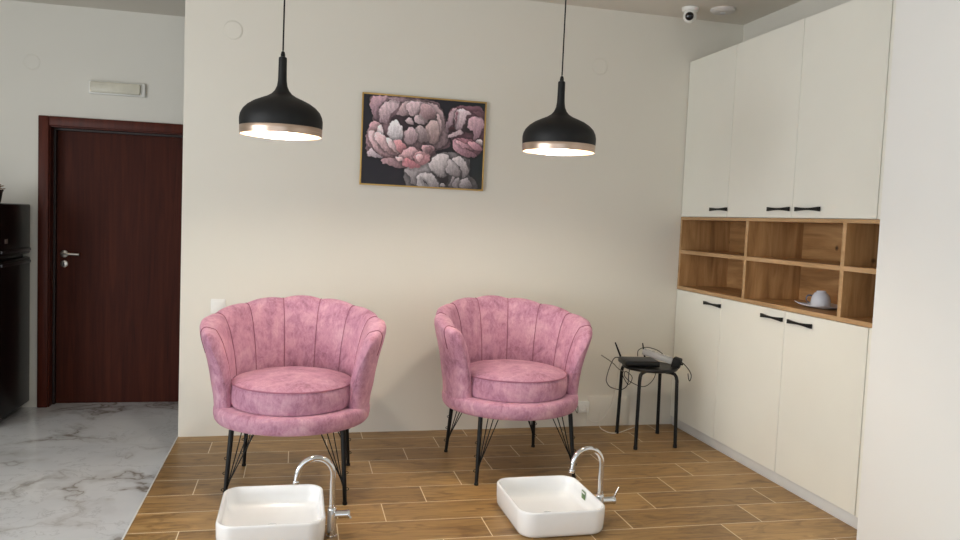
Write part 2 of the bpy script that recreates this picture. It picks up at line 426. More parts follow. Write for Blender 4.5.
# ------------------------------------------------------------------ framed peony print
PW, PH = .738, .524
def peony_print(nx=250, ny=176):
    # colours of the printed photograph: peony petals, back to front, in the print's own plane
    Q = {'A': (45, 36), 'B': (315, 54), 'C': (45, 252), 'D': (315, 270), 'Z': (0, 0)}
    pet = [
     ('Z', (255,412,350,370,440,310,540,330,548,420,565,500,290,500), (104,97,99), (60,56,59)),
     ('Z', (95,72,180,64,290,66,385,78,418,130,452,250,440,290,392,312,385,345,330,396,270,408,200,390,140,362,86,352,78,250,104,190,94,120), (132,100,109), (92,64,72)),
     ('A', (105,150,120,80,200,66,330,66,360,120,250,250,200,330,150,310), (150,116,126), (108,78,90)),
     ('A', (420,250,520,130,640,110,690,200,690,330,560,340,470,330), (150,122,127), (112,84,90)),
     ('C', (190,150,300,60,420,60,560,100,640,200,560,300,380,280,240,240), (160,112,120), (116,76,84)),
     ('A', (420,350,520,340,650,350,660,500,600,560,430,560), (128,102,108), (92,68,74)),
     ('D', (100,230,130,150,220,100,320,90,430,110,490,230,490,330,540,350,560,470,0,480,0,280), (112,104,106), (66,61,64)),
     ('C', (440,330,560,300,690,250,700,490,530,490,500,410), (146,138,141), (100,92,95)),
     ('B', (240,300,260,190,320,80,480,60,620,110,625,500,520,590,400,570,320,500,300,400), (104,66,78), (70,42,52)),
     ('B', (-160,60,-40,40,60,55,150,80,215,160,240,300,285,400,210,510,120,520,0,420,-120,300), (142,118,123), (96,76,82)),
     ('A', (300,360,320,250,440,240,640,240,680,300,640,345,520,380,420,400), (52,34,42), (44,28,36)),
     ('A', (150,72,270,68,292,90,200,150,190,230,210,335,150,312,120,240,98,170,115,100), (166,130,141), (112,82,94)),
     ('A', (190,335,185,220,230,135,330,85,375,108,350,170,300,240,255,345,220,332), (190,166,172), (120,92,102)),
     ('A', (260,95,330,70,470,80,500,95,400,110), (150,122,130), (96,72,80)),
     ('A', (350,235,385,150,430,105,505,95,475,190,440,240,385,248), (180,154,157), (126,98,104)),
     ('A', (440,150,490,95,640,100,680,140,610,195,540,235,480,245), (184,158,164), (130,104,110)),
     ('A', (560,210,620,180,680,190,675,270,600,260), (132,88,94), (92,56,64)),
     ('A', (435,285,475,262,520,322,450,332), (186,166,170), (140,116,122)),
     ('A', (515,262,590,215,650,255,632,318,545,312), (176,154,158), (128,106,112)),
     ('B', (60,55,150,85,210,160,235,300,280,400,200,515,120,500,165,400,172,250,130,150), (158,132,136), (104,82,88)),
     ('B', (0,82,80,72,130,130,142,205,60,228,0,200), (160,128,133), (108,80,86)),
     ('B', (150,170,190,200,205,330,165,440,160,320), (172,146,148), (120,96,100)),
     ('B', (55,300,90,242,140,232,172,290,182,400,150,480,80,455,48,370), (172,148,147), (124,98,98)),
     ('A', (530,362,580,332,640,400,652,492,570,505,540,440), (156,137,139), (104,86,90)),
     ('A', (428,482,440,400,490,358,540,400,552,470,512,535,450,535), (172,146,152), (122,96,103)),
     ('A', (265,420,290,342,350,298,400,350,422,420,402,500,330,525,280,482), (194,188,192), (156,146,152)),
     ('A', (72,490,98,372,150,318,212,360,232,450,255,560,150,640,85,565), (176,136,144), (128,92,100)),
     ('C', (100,60,170,172,232,212,300,224,350,192,300,130,220,50,160,-30,100,-40), (186,152,157), (126,92,98)),
     ('A', (168,405,200,360,232,412,252,520,275,610,200,570), (198,182,187), (158,134,140)),
     ('C', (160,50,172,-30,240,0,340,110,372,192,300,182,220,122), (190,156,160), (134,100,106)),
     ('C', (258,15,330,60,382,182,332,152,280,92), (208,184,187), (160,126,130)),
     ('C', (330,48,400,38,450,100,424,172,380,162), (188,126,132), (136,82,90)),
     ('C', (88,212,112,138,170,180,242,226,180,238), (172,156,163), (124,108,116)),
     ('C', (218,266,260,230,400,240,452,300,400,332,300,312), (156,120,125), (104,76,82)),
     ('C', (388,202,440,130,520,98,562,140,532,220,420,242), (200,156,161), (146,102,110)),
     ('C', (528,182,580,138,640,148,684,190,640,282,560,292,530,232), (200,146,151), (146,94,102)),
     ('C', (545,190,600,165,620,200,590,240,550,230), (214,172,174), (170,120,126)),
     ('C', (418,232,470,220,600,300,540,322,430,302), (184,116,124), (136,76,86)),
     ('C', (350,212,410,215,420,255,370,250), (210,180,182), (170,136,140)),
     ('D', (20,50,60,30,130,40,145,85,100,130,50,110), (176,138,143), (112,78,84)),
     ('D', (70,75,95,60,115,80,95,105), (126,90,96), (90,60,66)),
     ('B', (240,310,262,200,320,88,352,112,330,200,280,300,262,352), (160,134,142), (110,84,94)),
     ('B', (328,205,350,112,420,98,492,130,442,172,432,240,380,322,330,292), (192,172,178), (146,120,130)),
     ('B', (340,130,360,150,345,250,325,290,335,200), (120,78,90), (96,58,70)),
     ('B', (278,300,330,288,334,340,290,345), (58,26,32), (46,20,26)),
     ('B', (268,372,330,340,400,308,424,350,340,384,282,398), (186,166,171), (138,112,120)),
     ('B', (428,275,480,178,522,320,430,335), (46,32,37), (40,28,33)),
     ('B', (458,262,490,168,600,178,618,280,560,392,520,402,512,312,480,312), (172,136,147), (120,86,98)),
     ('B', (500,110,580,112,618,130,618,180,560,160), (96,64,72), (74,46,54)),
     ('B', (540,420,600,395,618,470,570,470), (190,176,180), (150,130,138)),
     ('B', (318,432,380,398,500,408,605,462,612,520,520,592,400,572,330,512), (150,98,110), (98,60,72)),
     ('B', (322,440,350,420,430,500,560,560,520,592,400,572,330,512), (172,128,140), (116,76,88)),
     ('B', (350,425,420,440,500,470,520,520,440,500,390,470), (182,138,148), (124,82,94)),
     ('B', (470,440,530,428,604,480,600,520,520,500), (176,128,140), (120,78,90)),
     
     ('D', (98,222,170,128,270,118,304,200,252,300,272,352,200,352,130,302), (172,162,163), (118,108,110)),
     ('D', (280,200,300,168,390,230,402,342,340,344,262,292), (156,146,148), (104,95,98)),
     ('D', (318,162,400,128,472,220,482,300,420,352,402,240), (162,152,154), (108,99,102)),
     ('D', (128,302,200,350,252,348,292,330,292,402,270,455,210,412,180,362), (36,28,32), (30,24,28)),
     ('D', (0,342,80,318,150,350,205,460,0,465), (172,164,166), (120,112,115)),
     ('D', (30,380,60,400,90,440,60,435), (60,52,56), (50,44,48)),
     ('D', (300,452,320,360,352,352,345,452), (128,118,122), (86,78,82)),
     ('D', (330,455,362,370,402,358,402,455), (138,130,133), (92,84,88)),
     ('D', (408,455,420,372,482,350,525,455), (140,131,135), (90,82,86)),
     ('D', (215,430,240,415,270,452,220,455), (150,142,145), (110,102,106)),
    ]
    px = 62 + (np.arange(nx) + .5) / nx * 545; py = 62 + (np.arange(ny) + .5) / ny * 425
    GX, GY = np.meshgrid(px, py)
    img = np.empty((ny, nx, 3)); img[:] = (27, 25, 33)
    tr = np.clip((GX - 420) / 180, 0, 1)[..., None]; img = img * (1 - tr) + np.array((25, 31, 33)) * tr
    rs = np.random.RandomState(3)
    def soft(cx, cy):
        r = rs.rand(cy + 1, cx + 1); xi = np.linspace(0, cx, nx); yi = np.linspace(0, cy, ny)
        a = np.array([np.interp(xi, np.arange(cx + 1), row) for row in r])
        return np.array([np.interp(yi, np.arange(cy + 1), a[:, i]) for i in range(nx)]).T - .5
    GX = GX + soft(40, 30) * 9 + soft(90, 64) * 6; GY = GY + soft(40, 30) * 9 + soft(90, 64) * 6
    folds = soft(60, 24) * .7 + soft(120, 60) * .5
    for q, fl, c0, c1 in pet:
        ox, oy = Q[q]; P = [Vector((fl[i] * (1 if q == 'Z' else .4667) + ox, fl[i + 1] * (1 if q == 'Z' else .4667) + oy, 0)) for i in range(0, len(fl), 2)]
        n = len(P); S = []
        for i in range(n):
            p0, p1, p2, p3 = P[i - 1], P[i], P[(i + 1) % n], P[(i + 2) % n]
            for k in range(4):
                t = k / 4
                S.append(.5 * ((2 * p1) + (p2 - p0) * t + (2 * p0 - 5 * p1 + 4 * p2 - p3) * t * t + (3 * p1 - p0 - 3 * p2 + p3) * t ** 3))
        ins = np.zeros(GX.shape, bool); dist = np.full(GX.shape, 1e9)
        for i in range(len(S)):
            a, b = S[i], S[(i + 1) % len(S)]
            if abs(b.y - a.y) > 1e-9:
                cr = ((a.y > GY) != (b.y > GY)) & (GX < (b.x - a.x) * (GY - a.y) / (b.y - a.y) + a.x); ins ^= cr
            ex, ey = b.x - a.x, b.y - a.y; l2 = ex * ex + ey * ey + 1e-9
            t = np.clip(((GX - a.x) * ex + (GY - a.y) * ey) / l2, 0, 1)
            dist = np.minimum(dist, np.hypot(GX - a.x - t * ex, GY - a.y - t * ey))
        c0, c1 = [tuple(sum(c) / 3 + (v - sum(c) / 3) * .78 for v in c) for c in (c0, c1)]
        xs = [p.x for p in S]; ys = [p.y for p in S]
        cx, cy = sum(xs) / len(xs), sum(ys) / len(ys); wd = max(max(xs) - min(xs), max(ys) - min(ys))
        # petals pale at the rim facing up-left, deeper towards the base
        g = np.clip(.5 + ((GX - cx) * .5 + (GY - cy) * .9) / wd, 0, 1)
        vein = .26 * folds + .07 * np.sin(np.arctan2(GY - cy - wd, GX - cx) * 46 + rs.rand() * 6)
        g = np.clip(g + vein, 0, 1)[..., None]
        col = np.minimum(np.array(c0) * 1.13, 235) * (1 - g) + np.array(c1) * .86 * g
        rim = np.clip(1 - dist / 4.0, 0, 1)[..., None]
        col = col * (1.06 + .16 * rim * (1 - g) - .14 * rim * g) * (1 + .05 * rs.randn(*GX.shape)[..., None])
        img = img * (1 - .30 * np.clip(1 - dist / 13.0, 0, 1) * (~ins))[..., None]
        al = (np.clip(dist / 1.6, 0, 1) * ins)[..., None]
        img = img * (1 - al) + col * al
    return np.clip(img, 0, 255)
img = peony_print()
ny, nx = img.shape[:2]
vs = []; fs = []; cols = []
for j in range(ny):
    for i in range(nx):
        vs.append((-PW / 2 + PW * i / (nx - 1), -.016, PH / 2 - PH * j / (ny - 1)))
        cols.append(s2l(np.minimum(img[j, i] * 1.2, 255)))
for j in range(ny - 1):
    for i in range(nx - 1):
        a = j * nx + i; fs.append((a, a + nx, a + nx + 1, a + 1))
pic = thing('framed_picture', 'gold-framed print of pink peonies on the cream wall', 'picture', (.727, wy(.727), 1.768))
pic.rotation_euler = (0, math.radians(.15), SK)
me = bpy.data.meshes.new('print'); me.from_pydata(vs, [], fs); me.update()
at = me.color_attributes.new('ink', 'FLOAT_COLOR', 'POINT')
at.data.foreach_set('color', np.array(cols, dtype=np.float32).ravel())
t = NT('printed_peonies'); an = t.n('ShaderNodeAttribute', attribute_name='ink'); t.l(an.outputs['Color'], t.b.inputs['Base Color']); t.set(Roughness=.5)
me.materials.append(t.m)
po = bpy.data.objects.new('print', me); C.objects.link(po); po.parent = pic
fr = MB(); o = .009
for a, b in (((-PW/2 - o, -.022, -PH/2 - o), (-PW/2, 0, PH/2 + o)), ((PW/2, -.022, -PH/2 - o), (PW/2 + o, 0, PH/2 + o)),
             ((-PW/2, -.022, PH/2), (PW/2, 0, PH/2 + o)), ((-PW/2, -.022, -PH/2 - o), (PW/2, 0, -PH/2))):
    fr.box(a, b, .002)
fr.build('frame', M_gold, pic)
MB().box((-PW/2 + .001, -.015, -PH/2 + .001), (PW/2 - .001, -.002, PH/2 - .001)).build('backing_board', M_dark, pic, smooth=False)

# ------------------------------------------------------------------ pendant lamps
def make_pendant(label, loc):
    r = thing('pendant_lamp', label, 'pendant lamp', loc, group='black pendant lamps')   # origin: middle of the rim
    S = [(.172, .033), (.1735, .05), (.1735, .068), (.170, .086), (.160, .106), (.143, .124), (.118, .141), (.088, .155), (.062, .166),
         (.043, .178), (.030, .193), (.022, .212), (.0185, .235), (.0175, .27), (.0172, .325), (.0165, .333), (.012, .336), (0, .336)]
    S = [(a * .978, b * .965) for a, b in S]
    MB().lathe(S, 56).build('lamp_shade', M_shade, r)
    MB().lathe([(.1678, .0335), (.1688, .032), (.1683, .018), (.166, 0), (.164, 0), (.1664, .018), (.1669, .032), (.1669, .035)], 56).build('rim_band', M_rose, r)
    inn = [(.169, .034), (.170, .066), (.166, .085), (.156, .104), (.139, .121), (.114, .138), (.085, .151), (.05, .16), (0, .163)]
    inn = [(a * .974, b * .962) for a, b in inn]
    MB().lathe(inn, 56).build('shade_lining', M_lining, r)
    b = MB(); b.lathe([(0, .032), (.018, .034), (.034, .046), (.041, .066), (.038, .088), (.026, .112), (.016, .128), (.015, .15)], 28)
    b.build('bulb', M_bulb, r)
    MB().lathe([(0, .158), (.019, .158), (.019, .125), (.015, .123)], 24).build('bulb_socket', M_black, r)
    MB().lathe([(.0035, .348), (.007, .344), (.0095, .333), (.009, .323), (0, .323)], 20).build('cord_grip', M_black, r)
    top = CEIL - loc[2]
    MB().tube([(0, 0, .35), (.001, 0, 1.0 * (top + .35) / 2), (0, 0, top - .02)], .0034, 8).build('cord', M_cable, r)
    MB().lathe([(0, top), (.055, top), (.055, top - .018), (.048, top - .025), (0, top - .025)], 32).build('ceiling_rose', M_shade, r)
    return r
make_pendant('black dome pendant lamp hanging above the left pink armchair, lit', (-.078, 3.4, 1.635))
make_pendant('black dome pendant lamp hanging above the right pink armchair, lit', (1.165, 3.47, 1.646))

# ------------------------------------------------------------------ pink shell armchairs
TE = 105.0
NPAN = 7
def sm(a, b, x):
    t = max(0, min(1, (x - a) / (b - a))); return t * t * (3 - 2 * t)
Z0 = .405
INN = [(0, .286), (.12, .287), (.25, .290), (.4, .295), (.55, .303), (.68, .314), (.79, .324), (.87, .335), (.93, .346), (.97, .356)]
TOP = [(.993, .367), (1.0, .379), (.993, .391)]
OUT = [(.972, .400), (.935, .406), (.88, .407), (.80, .403), (.68, .394), (.54, .384), (.4, .376), (.25, .370), (.12, .366), (0, .364)]
PROF = [(s, r, -1) for s, r in INN] + [(s, r, 0) for s, r in TOP] + [(s, r, 1) for s, r in OUT]
MID = None
def shell_pt(deg, k, extra=0.0):
    s, r, side = PROF[k]
    a = abs(deg); w = sm(50, 105, a)
    Ht = .872 - .098 * min(1, a / TE) ** 1.6
    u = ((deg + TE) / (2 * TE) * NPAN) % 1.0
    if a >= TE - 1e-6: u = 0
    bul = (1 - abs(2 * u - 1) ** 2.4)
    Ht += .012 * bul
    env = sm(.02, .3, s)
    if side < 0: r -= .012 * bul * env
    elif side > 0: r += .010 * bul * env
    r += w * s * s * (.010 if side < 0 else .024)
    z = Z0 + s * (Ht - Z0)
    return r, z
def to_xyz(deg, r, z):
    t = math.radians(deg); return Vector((r * math.sin(t), r * math.cos(t), z))
def mid_r(deg, s):
    def at(L):
        for (s0, r0), (s1, r1) in zip(L, L[1:]):
            if s0 <= s <= s1: return r0 + (r1 - r0) * (s - s0) / (s1 - s0 + 1e-9)
        return L[-1][1]
    w = sm(50, 105, abs(deg))
    a = at(INN) if s <= .97 else .36; b = at(OUT[::-1]) if s <= .972 else .395
    return (a + b) / 2 + w * s * s * .017
def make_chair(label, loc, rotz):
    r = thing('armchair', label, 'armchair', loc, rotz, 'pink shell armchairs')
    # backrest: one padded shell of seven channels with rounded arm ends
    sub = 10; degs = [-TE + 2 * TE * i / (NPAN * sub) for i in range(NPAN * sub + 1)]
    rows = []
    caps = [(1.0, 0), (.995, 2.5), (.97, 5.5), (.92, 8.2), (.83, 10.6), (.70, 12.6), (.52, 14.0), (.28, 14.9), (0.02, 15.2)]
    def cap(sign):
        out = []
        for kk, adv in caps[1:]:
            row = []
            for k, (s, rr, side) in enumerate(PROF):
                rad, z = shell_pt(sign * TE, k); m = mid_r(sign * TE, s)
                rad = m + (rad - m) * kk; z -= (1 - kk) ** 1.1 * .075 * s ** 2 + adv * .0012 * s
                row.append(to_xyz(sign * (TE + adv), rad, z))
            out.append(row)
        return out
    rows += cap(-1)[::-1]
    for dg in degs: rows.append([to_xyz(dg, *shell_pt(dg, k)) for k in range(len(PROF))])
    rows += cap(1)
    back = MB().grid(rows).build('backrest', M_velvet, r, ang=75)
    for i in range(NPAN + 1):
        dg = -TE + 2 * TE * i / NPAN
        pts = []
        for k in range(1, len(PROF) - 5):
            rad, z = shell_pt(dg, k); side = PROF[k][2]
            rad += {-1: -.0008, 0: 0, 1: .0008}[side]; z += .001 if side == 0 else 0
            pts.append(to_xyz(dg, rad, z))
        MB().tube(spline(pts, 3), .0025, 6).build('piping', M_piping, back)
    base = [(0, .328), (.31, .328), (.338, .330), (.354, .336), (.363, .348), (.367, .366), (.367, .388), (.364, .402), (.357, .410), (.345, .413), (0, .413)]
    MB().lathe(base, 64).build('seat_base', M_velvet, r)
    cu = [(0, .411), (.262, .411), (.276, .418), (.282, .435), (.284, .468), (.282, .502), (.277, .518), (.266, .528), (.242, .537), (.18, .550), (.1, .557), (0, .559)]
    cu = [(a * 1.02, b) for a, b in cu]
    cush = MB().lathe(cu, 64, (0, -.036, 0)).build('seat_cushion', M_velvet, r)
    MB().tube([(.284 * math.cos(a), -.036 + .284 * math.sin(a), .5195) for a in [2 * PI * k / 64 for k in range(64)]], .0036, 6, True).build('piping', M_piping_soft, cush)
    for sx, sy in ((-1, -1), (1, -1), (-1, 1), (1, 1)):
        ft = Vector((sx * .266, sy * .282, .004)); tp = Vector((sx * .246, sy * .246, .334))
        lg = MB(); lg.tube([ft, ft.lerp(tp, .5), tp], [.0088, .0105, .0118], 12)
        lg = lg.build('leg', M_black, r)
        MB().lathe([(0, 0), (.011, 0), (.011, .01), (.009, .012), (0, .012)], 14, (ft.x, ft.y, 0)).build('foot_pad', M_cable, lg)
        for q, (hh, off) in enumerate(((.10, .045), (.16, .075), (.22, .105))):
            a = ft.lerp(tp, hh); b = tp + Vector((-sx * off, -sy * .01, -.003))
            MB().tube([a, b], .0028, 6).build('wire', M_black, lg)
        for hh in (.2, .42, .62):
            c = ft.lerp(tp, hh) + Vector((sx * .009, 0, 0))
            MB().tube([(c.x + .010 * math.cos(a), c.y, c.z + .006 * math.sin(a)) for a in [2 * PI * k / 14 for k in range(14)]], .0018, 5, True).build('ring', M_black, lg)
    return r
chair = make_chair('pink velvet shell armchair on the left, in front of the light switch', (.001, 3.825, 0), math.radians(-5))
dup(chair, (1.139, 4.014, 0), math.radians(5), 'pink velvet shell armchair on the right, beside the black stool')

# ------------------------------------------------------------------ foot basins and taps
def rrect(wx, wy, rad, n=8):
    out = []
    rad = min(rad, wx - 1e-4, wy - 1e-4)
    for cx, cy, a0 in ((wx - rad, wy - rad, 0), (-wx + rad, wy - rad, PI / 2), (-wx + rad, -wy + rad, PI), (wx - rad, -wy + rad, 1.5 * PI)):
        for k in range(n + 1):
            a = a0 + PI / 2 * k / n; out.append((cx + rad * math.cos(a), cy + rad * math.sin(a)))
    return out
def make_basin(label, loc, rotz, W, sticker=False):
    r = thing('foot_basin', label, 'basin', loc, rotz, 'white pedicure basins')
    D = .228
    L = [(.035, .0, .05), (.018, .002, .06), (.008, .009, .066), (.003, .022, .07), (.0, .06, .072), (-.001, .105, .073), (.0005, .1125, .073), (.004, .1155, .070),
         (.009, .1145, .066), (.012, .109, .064), (.014, .08, .062), (.018, .05, .06), (.028, .034, .055), (.05, .027, .05), (.1, .024, .04), (.16, .0225, .02), (.188, .022, .01)]
    rows = [[Vector((x, y, z)) for x, y in rrect(W - i, D - i, rad)] for i, z, rad in L]
    m = MB().grid(rows, wrap=True)
    n = len(rows[0]); tot = len(rows) * n
    m.f.append(tuple(range(n))[::-1]); m.f.append(tuple(tot - n + k for k in range(n)))
    m.build('bowl', M_ceramic, r, ang=60)
    MB().lathe([(0, .0255), (.014, .0255), (.02, .0245), (.022, .0225)], 24).build('drain', M_chrome, r)
    if sticker:
        s = MB(); s.box((W - .018, .012, .066), (W - .017, .054, .104), .0003)
        st = s.build('sticker', plain('green_sticker', (94, 128, 74), .5), r)
        s2 = MB(); s2.box((W - .0185, .016, .090), (W - .0175, .050, .099), .0002)
        s2.build('sticker_band', M_white, st)
    return r
make_basin('white ceramic foot basin on the floor before the left armchair', (-.071, 3.258, 0), 0, .2085)
make_basin('white ceramic foot basin with a small green sticker, before the right armchair', (1.124, 3.252, 0), math.radians(1.0), .196, True)

def make_tap(label, loc, up):
    r = thing('basin_tap', label, 'tap', loc, 0, 'chrome gooseneck taps')
    MB().lathe([(0, 0), (.022, 0), (.022, .004), (.0185, .006), (.0185, .112), (.0165, .118), (.0125, .121), (.0125, .13), (0, .13)], 32).build('body', M_chrome, r)
    R = .072; zc = .258
    pts = [(0, 0, .12), (0, 0, .19), (0, 0, zc)] + [(-R + R * math.cos(a), -.010 * (1 - math.cos(a)) , zc + R * math.sin(a)) for a in [PI * k / 18 for k in range(1, 19)]]
    pts += [(-2 * R - .003, -.02, zc - .022)]
    MB().tube(pts, .0118, 16).build('spout', M_chrome, r)
    e = Vector(pts[-1]); MB().lathe([(0, 0), (.0115, 0), (.013, .002), (.013, .014), (.0115, .016)], 20, (e.x - .0003, e.y, e.z - .008)).build('aerator', M_chrome, r)
    v = MB(); v.tube([(.012, 0, .088), (.062, 0, .088)], .0165, 20)
    v.tube([(.060, 0, .088), (.064, 0, .088), (.072, 0, .088)], [.0155, .0178, .0168], 20)
    valve = v.build('valve', M_chrome, r)
    lv = MB()
    if up: lv.tube([(.067, 0, .098), (.075, -.004, .122), (.086, -.008, .150)], [.0055, .005, .0045], 10)
    else: lv.tube([(.067, -.008, .090), (.068, -.035, .094), (.070, -.07, .1)], [.0055, .005, .0045], 10)
    lv.build('lever', M_chrome, valve)
    return r
make_tap('chrome gooseneck tap standing beside the left foot basin', (.167, 3.178, 0), False)
make_tap('chrome gooseneck tap with raised lever beside the right foot basin', (1.346, 3.2, 0), True)

# ------------------------------------------------------------------ cabinets along the right wall
X0 = 2.467; XB = 2.82; YE, YS = 4.746, 2.90
S12, S23, SE = 4.183, 3.556, 2.949
def handle_mesh(y, z):
    m = MB(); n = 12; rows = []
    for i in range(n + 1):
        t = -1 + 2 * i / n; yy = y + t * .094
        hz = .0052 + .0058 * abs(t) ** 1.6; dp = .004 + .002 * abs(t)
        xx = X0 - .014 + .003 * t * t
        rows.append([Vector((xx - dp, yy, z - hz)), Vector((xx + dp, yy, z - hz)), Vector((xx + dp, yy, z + hz)), Vector((xx - dp, yy, z + hz))])
    m.grid(rows, wrap=True); m.f.append((0, 1, 2, 3)); k = n * 4; m.f.append((k, k + 3, k + 2, k + 1))
    for t in (-.7, .7): m.box((X0 - .013, y + t * .0985 - .004, z - .005), (X0 + .001, y + t * .0985 + .004, z + .005), .001)
    return m
def base_at(r, p):
    r.location = p
    for c in r.children: c.location = (-p[0], -p[1], -p[2])
def cabinet(name, label, cat, ya, yb, za, zb, doors):
    r = thing(name, label, cat, (0, 0, 0), group='white cabinets along the right wall')
    ya += .0006; yb -= .0006
    g = .0015
    b = MB(); T = .018; xf = X0 + .020
    b.box((xf, ya, za), (XB, ya + T, zb)); b.box((xf, yb - T, za), (XB, yb, zb))
    b.box((xf, ya + T, za), (XB, yb - T, za + T)); b.box((xf, ya + T, zb - T), (XB, yb - T, zb)); b.box((XB - .006, ya + T, za + T), (XB, yb - T, zb - T))
    b.build('carcass', M_cab, r, smooth=False)
    for (da, db, hy, hz) in doors:
        dr = MB().box((X0, da + g, za + g), (X0 + .018, db - g, zb - g), .001, 1).build('door', M_cab, r)
        handle_mesh(hy, hz).build('handle', M_handle, dr)
    base_at(r, ((X0 + XB) / 2, (ya + yb) / 2, za))
    return r
UZ0, UZ1 = 1.394, 2.404; BZ0, BZ1 = .062, .914
cabinet('upper_cabinet', 'narrow white upper cabinet with one handle in the corner', 'cabinet', S12, YE, UZ0, UZ1, [(S12, YE, 4.267, 1.4415)])
cabinet('upper_cabinet', 'wide white double-door upper cabinet beside the white wall end', 'cabinet', YS, S12, UZ0, UZ1, [(S23, S12, 3.6625, 1.4405), (SE, S23, 3.421, 1.4395)])
cabinet('base_cabinet', 'narrow white base cabinet behind the black stool', 'cabinet', S12, YE, BZ0, BZ1, [(S12, YE, 4.272, .866)])
cabinet('base_cabinet', 'wide white double-door base cabinet under the teacup shelf', 'cabinet', YS, S12, BZ0, BZ1, [(S23, S12, 3.659, .867), (SE, S23, 3.422, .866)])
fl = MB(); fl.box((X0 + .003, YS, UZ0), (X0 + .019, SE - .003, UZ1)); fl.box((X0 + .003, YS, BZ0), (X0 + .019, SE - .003, BZ1))
for nm, a, b, lb in (('filler_strip', UZ0, UZ1, 'narrow upright filler strip at the near end of the upper cabinets'), ('filler_strip', BZ0, BZ1, 'narrow upright filler strip at the near end of the base cabinets')):
    tag(MB().box((X0 + .001, YS, a), (X0 + .0195, SE - .004, b)).build(nm, M_cab, smooth=False), lb, 'filler strip')
tag(MB().box((X0 + .016, YS, 0), (X0 + .030, YE, BZ0 - .001), .001).build('baseboard_right', M_plinth), 'white plinth along the floor under the base cabinets', 'plinth', kind='structure')
# open oak shelf between them
sh = thing('open_shelf_unit', 'open oak shelf unit of small compartments between the white cabinets', 'shelf unit', (0, 0, 0))
T = .022; SZ0, SZ1 = .9155, 1.3925
def board(nm, a, b, mat=M_oak_h, edge=True):
    o = MB().box(a, b).build(nm, mat, sh, smooth=False)
    if edge:   # oak edge banding on the front of the board
        e = MB().box((X0 - .0008, a[1], a[2]), (X0, b[1], b[2])).build('edge_band', M_oak_e, o, smooth=False)
    return o
board('bottom_board', (X0, YS, SZ0), (XB, YE, SZ0 + T)); board('top_board', (X0, YS, SZ1 - .018), (XB, YE, SZ1))
board('side_panel', (X0, YE - .02, SZ0 + T), (XB, YE, SZ1 - .018), M_oak_v); board('side_panel', (X0, YS, SZ0 + T), (XB, YS + .02, SZ1 - .018), M_oak_v)
DV = (3.957, 3.148)
for y in DV: board('divider', (X0, y - .0125, SZ0 + T), (XB, y + .0125, SZ1 - .018), M_oak_v)
ed = [YE - .02, DV[0] + .0125, DV[0] - .0125, DV[1] + .0125, DV[1] - .0125, YS + .02]
for i in range(3): board('middle_shelf', (X0, ed[2 * i + 1], 1.153), (XB, ed[2 * i], 1.175))
board('back_panel', (XB - .0005, YS, SZ0), (XB + .0045, YE, SZ1), M_oak_h, False)

base_at(sh, ((X0 + XB) / 2, (YS + YE) / 2, SZ0))

# saucer and cup
sz = SZ0 + T
sa = MB(); N = 13; half = .104; rows = []
for i in range(N):
    row = []
    for j in range(N):
        u = -1 + 2 * i / (N - 1); v = -1 + 2 * j / (N - 1)
        e = max(abs(u), abs(v)); rr = .5 * (u * u + v * v)
        row.append(Vector((u * half, v * half, .004 + .010 * e ** 4 + .016 * rr ** 2.5)))
    rows.append(row)
sa.grid(rows)
sa_low = [[p + Vector((0, 0, -.004)) for p in r_] for r_ in rows]; sa.grid(sa_low)
for path in ([(i, 0) for i in range(N)], [(i, N - 1) for i in range(N)], [(0, j) for j in range(N)], [(N - 1, j) for j in range(N)]):
    sa.grid([[rows[i][j] for i, j in path], [sa_low[i][j] for i, j in path]])
tag(sa.build('saucer', M_porc, loc=(2.655, 3.497, sz), rotz=math.radians(6), ang=70), 'square white porcelain saucer with upturned corners in the oak shelf', 'saucer')
cp = thing('teacup', 'small bluish white teacup turned upside down on the saucer', 'cup', (2.675, 3.56, sz + .0045), math.radians(120))
cp.scale = (1.0, 1.0, 1.06)
MB().lathe([(.048, 0), (.0495, .002), (.050, .012), (.048, .03), (.043, .05), (.034, .064), (.024, .070), (.0235, .076), (.021, .076), (.020, .071), (0, .070)], 36).build('bowl', M_porc, cp)
hp = [(.046, 0, .014), (.06, 0, .012), (.074, 0, .022), (.076, 0, .036), (.066, 0, .048), (.045, 0, .048)]
MB().tube(spline(hp, 5), .0042, 8).build('handle', plain('dark_patterned_glaze', (92, 92, 104), .25, vary=.8, scale=90), cp)

# ------------------------------------------------------------------ stool with network gear
ST = Vector((2.128, 4.385, 0))
st = thing('stool', 'round black metal stool in the corner beside the base cabinet', 'stool', (ST.x, ST.y, 0))
MB().lathe([(0, .452), (.158, .452), (.166, .456), (.169, .463), (.167, .470), (.158, .473), (.15, .470), (0, .468)], 48).build('seat', M_dark, st)
for fx, fy in ((1.981, 4.215), (2.243, 4.226), (2.277, 4.535), (2.010, 4.560)):
    f = Vector((fx, fy, .006)) - Vector((ST.x, ST.y, 0)); inw = Vector((-f.x, -f.y, 0)).normalized()
    tp = f + inw * .012 + Vector((0, 0, .40))
    pts = [f, f.lerp(tp, .5), tp, tp + Vector((0, 0, .022)) + inw * .006, tp + Vector((0, 0, .036)) + inw * .018, tp + Vector((0, 0, .041)) + inw * .04, tp + Vector((0, 0, .041)) + inw * .13]
    lg = MB().tube(pts, .0105, 12).build('leg', M_black, st)
    MB().lathe([(0, 0), (.012, 0), (.012, .018), (.0105, .02), (0, .02)], 14, (f.x, f.y, 0)).build('foot_cap', M_cable, lg)
rt = thing('router', 'black wireless router with two antennas lying on the stool', 'router', (2.060, 4.40, .473), math.radians(-7))
MB().box((-.108, -.085, 0), (.108, .085, .034), .009, 3).build('casing', M_dark, rt)
MB().box((-.094, -.07, .0335), (.094, .07, .036), .001).build('top_plate', M_grey, rt)
